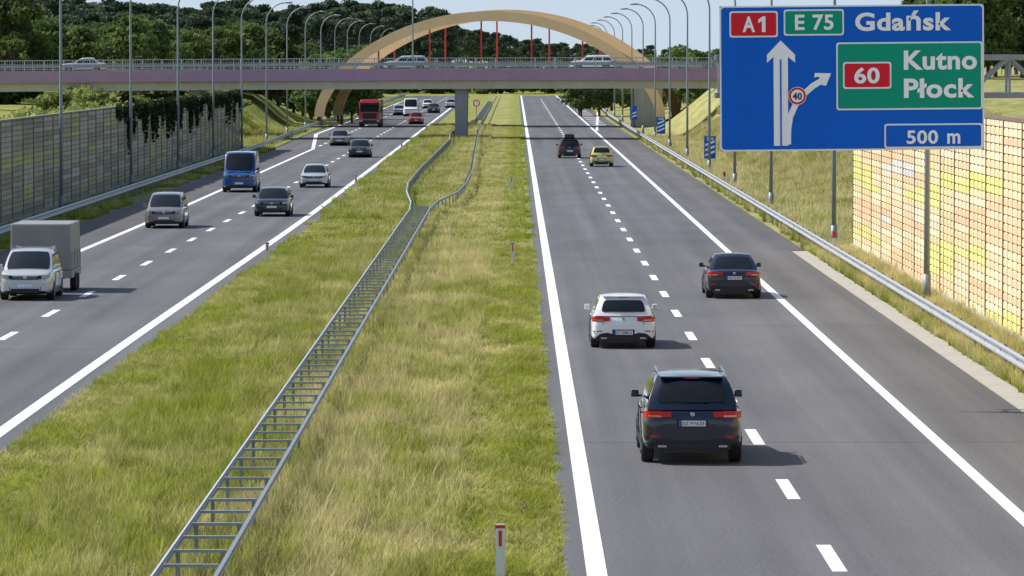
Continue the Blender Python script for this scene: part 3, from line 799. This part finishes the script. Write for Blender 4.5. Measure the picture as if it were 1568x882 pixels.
    for sd in (0,N6):
        for k in range(nR//2):
            a=(k*c7+sd,(k+1)*c7+sd,(nR-2-k)*c7+sd,(nR-1-k)*c7+sd); a=tuple(dict.fromkeys(a))
            b.f.append(a if sd==0 else a[::-1]); b.m.append(0)
    cab=b.obj('cabin',[pt],root,smooth=True,bevel=.045,seg=3)
    cab.modifiers['b'].angle_limit=math.radians(40)
    gl=MB()
    def lerp3(p,q,t): return tuple(p[k]+(q[k]-p[k])*t for k in range(3))
    def screen(row,u0,u1,v0,v1,sgn):
        base=len(gl.v); nu=8; lv=[0,.12,.35,.65,.88,1]; ins=[.07,.015,0,0,.015,.07]
        for t_,in_ in zip(lv,ins):
            v=v0+(v1-v0)*t_
            for i in range(nu+1):
                u=(u0+(u1-u0)*i/nu)*(1-in_); p=G(row,v,u); gl.v.append((p[0],p[1]+sgn*.014,p[2]+.006))
        for a in range(5):
            for i in range(nu): gl.f.append((base+a*(nu+1)+i,base+a*(nu+1)+i+1,base+(a+1)*(nu+1)+i+1,base+(a+1)*(nu+1)+i)); gl.m.append(0)
    screen(4,-.9,.9,.08,.93,1)
    if kind!='van': screen(0,-glass_u,glass_u,glass_lo,glass_hi,-1)
    sides=[(.04,.30),(.34,.63),(.66,.96)] if kind!='van' else [(.72,.97)]
    for sx in (-1,1):
        for (a,c) in sides:
            rowsv=[.12,.36,.6,.84]; base=len(gl.v)
            for v in rowsv:
                for t in (a,c):
                    p=lerp3(G(0,v,sx),G(4,v,sx),t); gl.v.append((p[0]+sx*.012,p[1],p[2]))
            for k in range(3): gl.f.append((base+2*k,base+2*k+1,base+2*k+3,base+2*k+2)); gl.m.append(0)
    gl.obj('windows',[M['glass']],root,smooth=True)
    mir=MB()
    for sx in (-1,1):
        mir.box((sx*(w+.055),ywb-.32,belt+.07),(.17,.12,.15),0,0,tx=.85); mir.box((sx*(w-.04),ywb-.3,belt+.02),(.12,.06,.05),0)
    mir.obj('mirrors',[pt if kind!='van' else M['blk']],root,bevel=.035,seg=3)
    tl=MB()
    def rearY(x):
        t=abs(x)/w
        return -L/2+ (0 if t<.62 else (.0+ (t-.62)/.27*.07 if t<.89 else .07+(t-.89)/.09*.20))
    def frontY(x):
        t=abs(x)/w
        return L/2-(.0 if t<.5 else ((t-.5)/.3*.06 if t<.8 else .06+(t-.8)/.12*.16))
    def lampstrip(mb_,fY,sg,x0,x1,za,zb2,mi,out=.02,nseg=6,rise=0.):
        for sx in (-1,1):
            base=len(mb_.v)
            for i in range(nseg+1):
                x=x0+(x1-x0)*i/nseg; y=fY(x)+sg*out; dz=rise*i/nseg
                for yy,zz in ((y,za+dz),(y,zb2+dz*.8),(y-sg*.12,zb2+dz*.8),(y-sg*.12,za+dz)): mb_.v.append((sx*x,yy,zz))
            for i in range(nseg):
                for j in range(4):
                    mb_.f.append((base+4*i+j,base+4*i+(j+1)%4,base+4*i+4+(j+1)%4,base+4*i+4+j)); mb_.m.append(mi)
            for o_ in (0,4*nseg): mb_.f.append((base+o_,base+o_+1,base+o_+2,base+o_+3)); mb_.m.append(mi)
    if kind in('mpv','van'):
        for sx in (-1,1): tl.box((sx*w*.83,-L/2+.10,light_z),(.16,.14,.42))
    else:
        lampstrip(tl,rearY,-1,w*.60,w*.965,light_z-.07,light_z+.07,0,.022)
        lampstrip(tl,rearY,-1,w*.42,w*.60,light_z-.05,light_z+.06,0,.018,2)
        lampstrip(tl,rearY,-1,w*.62,w*.93,light_z-.035,light_z-.015,1,.028,4)
    tl.obj('tail_lamps',[M['tail'],M['chrome']],root)
    t=MB(); t.box((0,-L/2+.03,pz),(.62,.07,.17),2); t.box((0,-L/2-.015,pz),(.52,.012,.112),0); t.box((-.235,-L/2-.023,pz),(.045,.006,.11),3)
    if plate and away:
        V,Fc=textmesh(plate,-.19,pz-.035,.24,pz+.035,.01,-L/2-.025); t.raw(V,Fc,1)
    fz=zb+.30
    t.box((0,L/2+.005,fz),(.50,.06,.11),0)
    t.obj('plates',[M['plate'],M['ink'],M['blk'],M['eu']],root)
    t=MB()
    t.box((0,-L/2+.07,zb+.10),(w*1.5,.15,.13),0); t.box((0,-L/2+.06,zb+.01),(w*1.15,.10,.08),0)
    for sx in (-1,1): t.box((sx*w*.60,-L/2+.0,zb+.10),(.17,.07,.045),1); t.box((sx*w*.74,-L/2+.02,zb+.29),(.18,.06,.03),2)
    if kind in('hatch','suv','mpv'):
        t.box((0,yC-.05,H-.035),(wt*1.78,.26,.035),3); t.box((0,yC-.185,H-.05),(.3,.015,.02),2)
    t.tube([(0,-L/2-.012,min(light_z+.06,dk-.12)),(0,-L/2+.03,min(light_z+.06,dk-.12))],[.045,.045],1,14)
    yl=-L/2-.002
    zt_=light_z-.09; zl=zb+.36 if kind!='suv' else zb+.40
    t.box((0,yl+.006,zl),(w*1.26,.014,.012),0)
    for sx in (-1,1):
        t.box((sx*w*.62,yl+.008,(zt_+zl)/2),(.012,.016,zt_-zl),0)
        t.box((sx*w*.905,-L/2+.12,zb+.28),(.03,.16,.05),0)
    t.obj('rear_bumper_trim',[M['blk'],M['chrome'],M['tail'],pt],root,bevel=.006)
    t=MB(); hz=hood-.23
    lampstrip(t,frontY,1,w*.50,w*.90,hz-.06,hz+.05,0,.012,6,.05)
    lampstrip(t,frontY,1,w*.50,w*.60,hz-.062,hz+.052,1,.014,2,.0)
    lampstrip(t,frontY,1,w*.56,w*.82,zb+.16,zb+.27,1,.006,4)
    t.box((0,L/2-.03,hz-.02),(w*.98,.12,.12),1); t.box((0,L/2+.03,hz+.02),(w*.9,.02,.015),2); t.box((0,L/2+.03,hz-.03),(w*.9,.02,.012),2); t.box((0,L/2+.035,hz-.005),(.11,.02,.09),2)
    t.box((0,L/2-.02,zb+.13),(w*1.05,.1,.14),1)
    if kind=='van': t.box((0,ywb+.22,hood-.01),(w*1.3,.16,.03),1)
    t.obj('front_lamps_and_grille',[M['headl'],M['blk'],M['chrome']],root)
    if detail>1:
        t=MB()
        for sx in (-1,1):
            for yy in (ywb-.35,(yA+yB)/2-.2): t.box((sx*(w*.985),yy,(belt+zb)/2+.05),(.012,.014,belt-zb-.28),0)
            for yy in (ywb-1.2,(yA+yB)/2-.95): t.box((sx*(w*.985),yy,belt-.14),(.03,.18,.03),0)
            t.box((sx*w*.97,0,zb+.06),(.05,L-2.6,.07),0)
        p=G(0,glass_lo+.03,0); t.box((.10,p[1]-.03,p[2]),(.46,.02,.02),0)
        for xo in (-.3,.25):
            p=G(4,.10,xo/w); t.beam((xo-.2,p[1]+.02,p[2]+.0),(xo+.28,p[1]+.03,p[2]+.03),.02,.02)
        t.obj('door_seams_and_wipers',[M['blk']],root)
    if rails:
        t=MB()
        for sx in (-1,1): t.tube([(sx*wt*.92,yC+.1,H-.03),(sx*wt*.95,yC+.3,H+.035),(sx*wt*.95,yD-.25,H+.035),(sx*wt*.92,yD-.05,H-.04)],[.018]*4,0,6)
        t.obj('roof_rails',[M['chrome']],root)
    if roofbox:
        t=MB(); t.box((0,(yC+yD)/2,H+.22),(.85,1.9,.32),0,tx=.85,ty=.9); t.box((0,yC+.4,H+.03),(1.1,.06,.06)); t.box((0,yD-.3,H+.03),(1.1,.06,.06)); t.obj('roof_box',[M['blk']],root,bevel=.06)
    return root
V_=vehicle
def at(px,py): return gp(px,py)
x,y=at(1059,708); V_('black_suv',x,y,True,4.9,2.0,1.74,1.12,1.08,'suv',P_BLACK,r=.38,zb=.27,light_z=.99,plate_z=.82,plate='EZ 9Y6ZE',rails=True,glass_lo=.22,glass_hi=.80,glass_u=.80)
x,y=at(954,532); V_('white_hatchback',x,y,True,4.26,1.80,1.46,.95,.93,'hatch',P_WHITE,light_z=.82,plate_z=.45,plate='EZ 50MKX',glass_lo=.2,glass_hi=.80,glass_u=.78)
x,y=at(1123,456); V_('dark_sedan',x,y,True,4.75,1.84,1.46,.94,.92,'sedan',P_NAVY,light_z=.83,plate_z=.70,plate='WE 8C29K',glass_lo=.1)
x,y=at(872,242); V_('dark_estate_car',x,y,True,4.7,1.85,1.55,.98,.95,'hatch',P_DARK,roofbox=True,plate_z=.6)
x,y=at(921,255); V_('yellow_hatchback',x,y,True,3.9,1.72,1.48,.93,.9,'hatch',P_YEL,plate_z=.55)
x,y=at(41,459); V_('silver_minivan',x,y,False,4.3,1.80,1.66,1.02,1.02,'mpv',P_SILV,rails=True)
tx,ty=x-.05,y+6.6
tr_=empty('tarpaulin_trailer',(tx,ty,0)); b=MB()
b.box((0,0,1.55),(2.1,3.4,1.6),0,tx=.97); b.obj('tarpaulin',[M['tarp']],tr_,bevel=.05)
b=MB(); b.box((0,0,.62),(2.12,3.45,.26)); b.box((0,-2.2,.45),(.12,1.3,.1)); b.beam((-.8,-1.6,.5),(0,-2.5,.45),.07,.07); b.beam((.8,-1.6,.5),(0,-2.5,.45),.07,.07)
for sx in (-1,1):
    b.box((sx*1.0,.2,.62),(.28,1.5,.05)); 
    for yy in (-.4,.45): b.tube([(sx*.9,yy,.32),(sx*1.1,yy,.32)],[.31,.31],1,16)
    for yy in (-1.5,-.5,.5,1.5): b.box((sx*1.055,yy,1.0),(.03,.06,.75),0)
b.obj('chassis',[M['galvd'],M['tyre']],tr_,bevel=.01)
x,y=at(252,349); V_('grey_minivan',x,y,False,4.45,1.83,1.64,1.0,1.0,'mpv',P_GREY)
x,y=at(367,294); V_('blue_van',x,y,False,5.4,2.05,2.42,1.30,1.22,'van',P_BLUE,r=.36,zb=.25)
x,y=at(417,331); V_('dark_hatchback',x,y,False,4.3,1.82,1.45,.93,.92,'hatch',P_DARK)
x,y=at(481,287); V_('silver_sedan',x,y,False,4.5,1.8,1.44,.93,.92,'sedan',P_SILV)
x,y=at(520,223); V_('silver_hatchback',x,y,False,4.2,1.78,1.46,.93,.92,'hatch',P_GREY,detail=1)
x,y=at(551,241); V_('dark_hatchback',x,y,False,4.2,1.80,1.46,.93,.92,'hatch',P_DARK,detail=1)
x,y=at(637,190); V_('red_hatchback',x,y,False,4.1,1.78,1.5,.93,.92,'hatch',P_RED,detail=1)
x,y=at(629,178); V_('white_van',x,y,False,5.6,2.1,2.5,1.3,1.22,'van',P_WHITE,detail=1)
x,y=at(611,176); V_('silver_hatchback',x,y,False,4.2,1.78,1.46,.93,.92,'hatch',P_SILV,detail=1)
x,y=at(664,173); V_('dark_hatchback',x,y,False,4.2,1.8,1.46,.93,.92,'hatch',P_DARK,detail=1)
x,y=at(655,166); V_('white_hatchback',x,y,False,4.2,1.8,1.46,.93,.92,'hatch',P_WHITE,detail=1)
x,y=at(690,165); V_('silver_sedan',x,y,False,4.2,1.8,1.46,.93,.92,'sedan',P_SILV,detail=1)
x,y=at(881,162); V_('dark_hatchback',x,y,True,4.2,1.8,1.46,.93,.92,'hatch',P_DARK,detail=1)
for px,pt_,nm,yy in ((128,P_SILV,'silver_sedan',467),(622,P_SILV,'silver_hatchback',467.3),(906,P_WHITE,'white_hatchback',472)):
    xx=px2x(px,yy); V_(nm,xx,yy-1.4,True,4.5,1.8,1.48,.93,.92,'sedan' if px<200 else 'hatch',pt_,z=zt(xx)-.0,detail=1,rot=math.pi/2)
xx=px2x(252,420); V_('white_sedan',xx,418,True,4.5,1.8,1.5,.93,.92,'sedan',P_WHITE,z=gz(xx,420)+.02,detail=1,rot=math.pi/2)
# red truck
x,y=at(566,195); tk=empty('red_truck',(x,y+3,0)); b=MB()
b.box((0,-1.8,1.75),(2.45,2.2,2.5),0,ty=.93); b.box((0,-1.6,3.12),(2.3,1.8,.3),0,tx=.9,ty=.8); b.obj('cab',[P_RED],tk,bevel=.1)
b=MB(); b.box((0,4.2,1.95),(2.5,9.5,2.3)); b.obj('cargo_body',[mat('cargo_grey',(.18,.17,.17),.6,var=.1)],tk,bevel=.04)
b=MB(); b.box((0,-2.88,2.25),(2.15,.06,.85),0); b.box((0,-2.93,1.35),(1.6,.06,.65),1); b.box((0,-2.95,.62),(2.4,.12,.42),1); b.box((0,-3.02,2.78),(2.2,.25,.14),1)
for sx in (-1,1):
    b.box((sx*1.0,-2.97,.75),(.35,.12,.18),2); b.box((sx*1.36,-2.8,2.1),(.2,.12,.7),1)
    for yy in (-2.0,1.5,6.5,7.8): b.tube([(sx*.95,yy,.5),(sx*1.25,yy,.5)],[.5,.5],1,18)
b.box((0,4,.75),(1.2,10,.4),1)
b.obj('windscreen_and_trim',[M['glass'],M['blk'],M['headl']],tk,bevel=.02)

# ---------------------------------------------------------------- light / sky / camera
EL=math.radians(47); AZ=math.radians(15); AZdir=Vector((-math.cos(EL)*math.cos(AZ),math.cos(EL)*math.sin(AZ),math.sin(EL)))
s=bpy.data.lights.new('sun','SUN'); s.energy=5.0; s.angle=math.radians(.5); s.color=(1,.96,.89)
so=bpy.data.objects.new('sun',s); COL.objects.link(so); so.rotation_euler=(-AZdir).to_track_quat('-Z','Y').to_euler(); so.location=(-40,0,60)
w=bpy.data.worlds.new('World'); scene.world=w; w.use_nodes=True; nt=w.node_tree; bg=nt.nodes['Background']
sk=nt.nodes.new('ShaderNodeTexSky'); sk.sky_type='NISHITA'; sk.sun_disc=False; sk.sun_elevation=EL
sk.sun_rotation=math.atan2(AZdir.x,AZdir.y); sk.air_density=1.0; sk.dust_density=1.5; sk.ozone_density=1.5; sk.altitude=100
tc=nt.nodes.new('ShaderNodeTexCoord'); sx=nt.nodes.new('ShaderNodeSeparateXYZ'); nt.links.new(tc.outputs['Generated'],sx.inputs[0])
mx=nt.nodes.new('ShaderNodeMath'); mx.operation='MAXIMUM'; mx.inputs[1].default_value=.16; nt.links.new(sx.outputs['Z'],mx.inputs[0])
cb=nt.nodes.new('ShaderNodeCombineXYZ'); nt.links.new(sx.outputs['X'],cb.inputs[0]); nt.links.new(sx.outputs['Y'],cb.inputs[1]); nt.links.new(mx.outputs[0],cb.inputs[2])
nt.links.new(cb.outputs[0],sk.inputs[0])
hz=nt.nodes.new('ShaderNodeMapRange'); hz.inputs[1].default_value=.0; hz.inputs[2].default_value=.30; hz.inputs[3].default_value=.80; hz.inputs[4].default_value=.0
nt.links.new(sx.outputs['Z'],hz.inputs[0])
mm=nt.nodes.new('ShaderNodeMix'); mm.data_type='RGBA'; mm.inputs[7].default_value=(4.1,4.75,5.4,1)
nt.links.new(hz.outputs[0],mm.inputs['Factor']); nt.links.new(sk.outputs[0],mm.inputs[6])
nt.links.new(mm.outputs[2],bg.inputs[0]); bg.inputs[1].default_value=.15
cam=bpy.data.cameras.new('camera'); co=bpy.data.objects.new('camera',cam); COL.objects.link(co)
cam.sensor_width=36; cam.lens=36*F/1568; cam.clip_start=.5; cam.clip_end=20000
co.location=(0,0,CH); co.rotation_euler=(math.pi/2-math.atan((441-HZ)/F),0,(VPX-784)/F)
scene.camera=co
scene.view_settings.view_transform='Standard'; scene.view_settings.look='None'; scene.view_settings.exposure=0
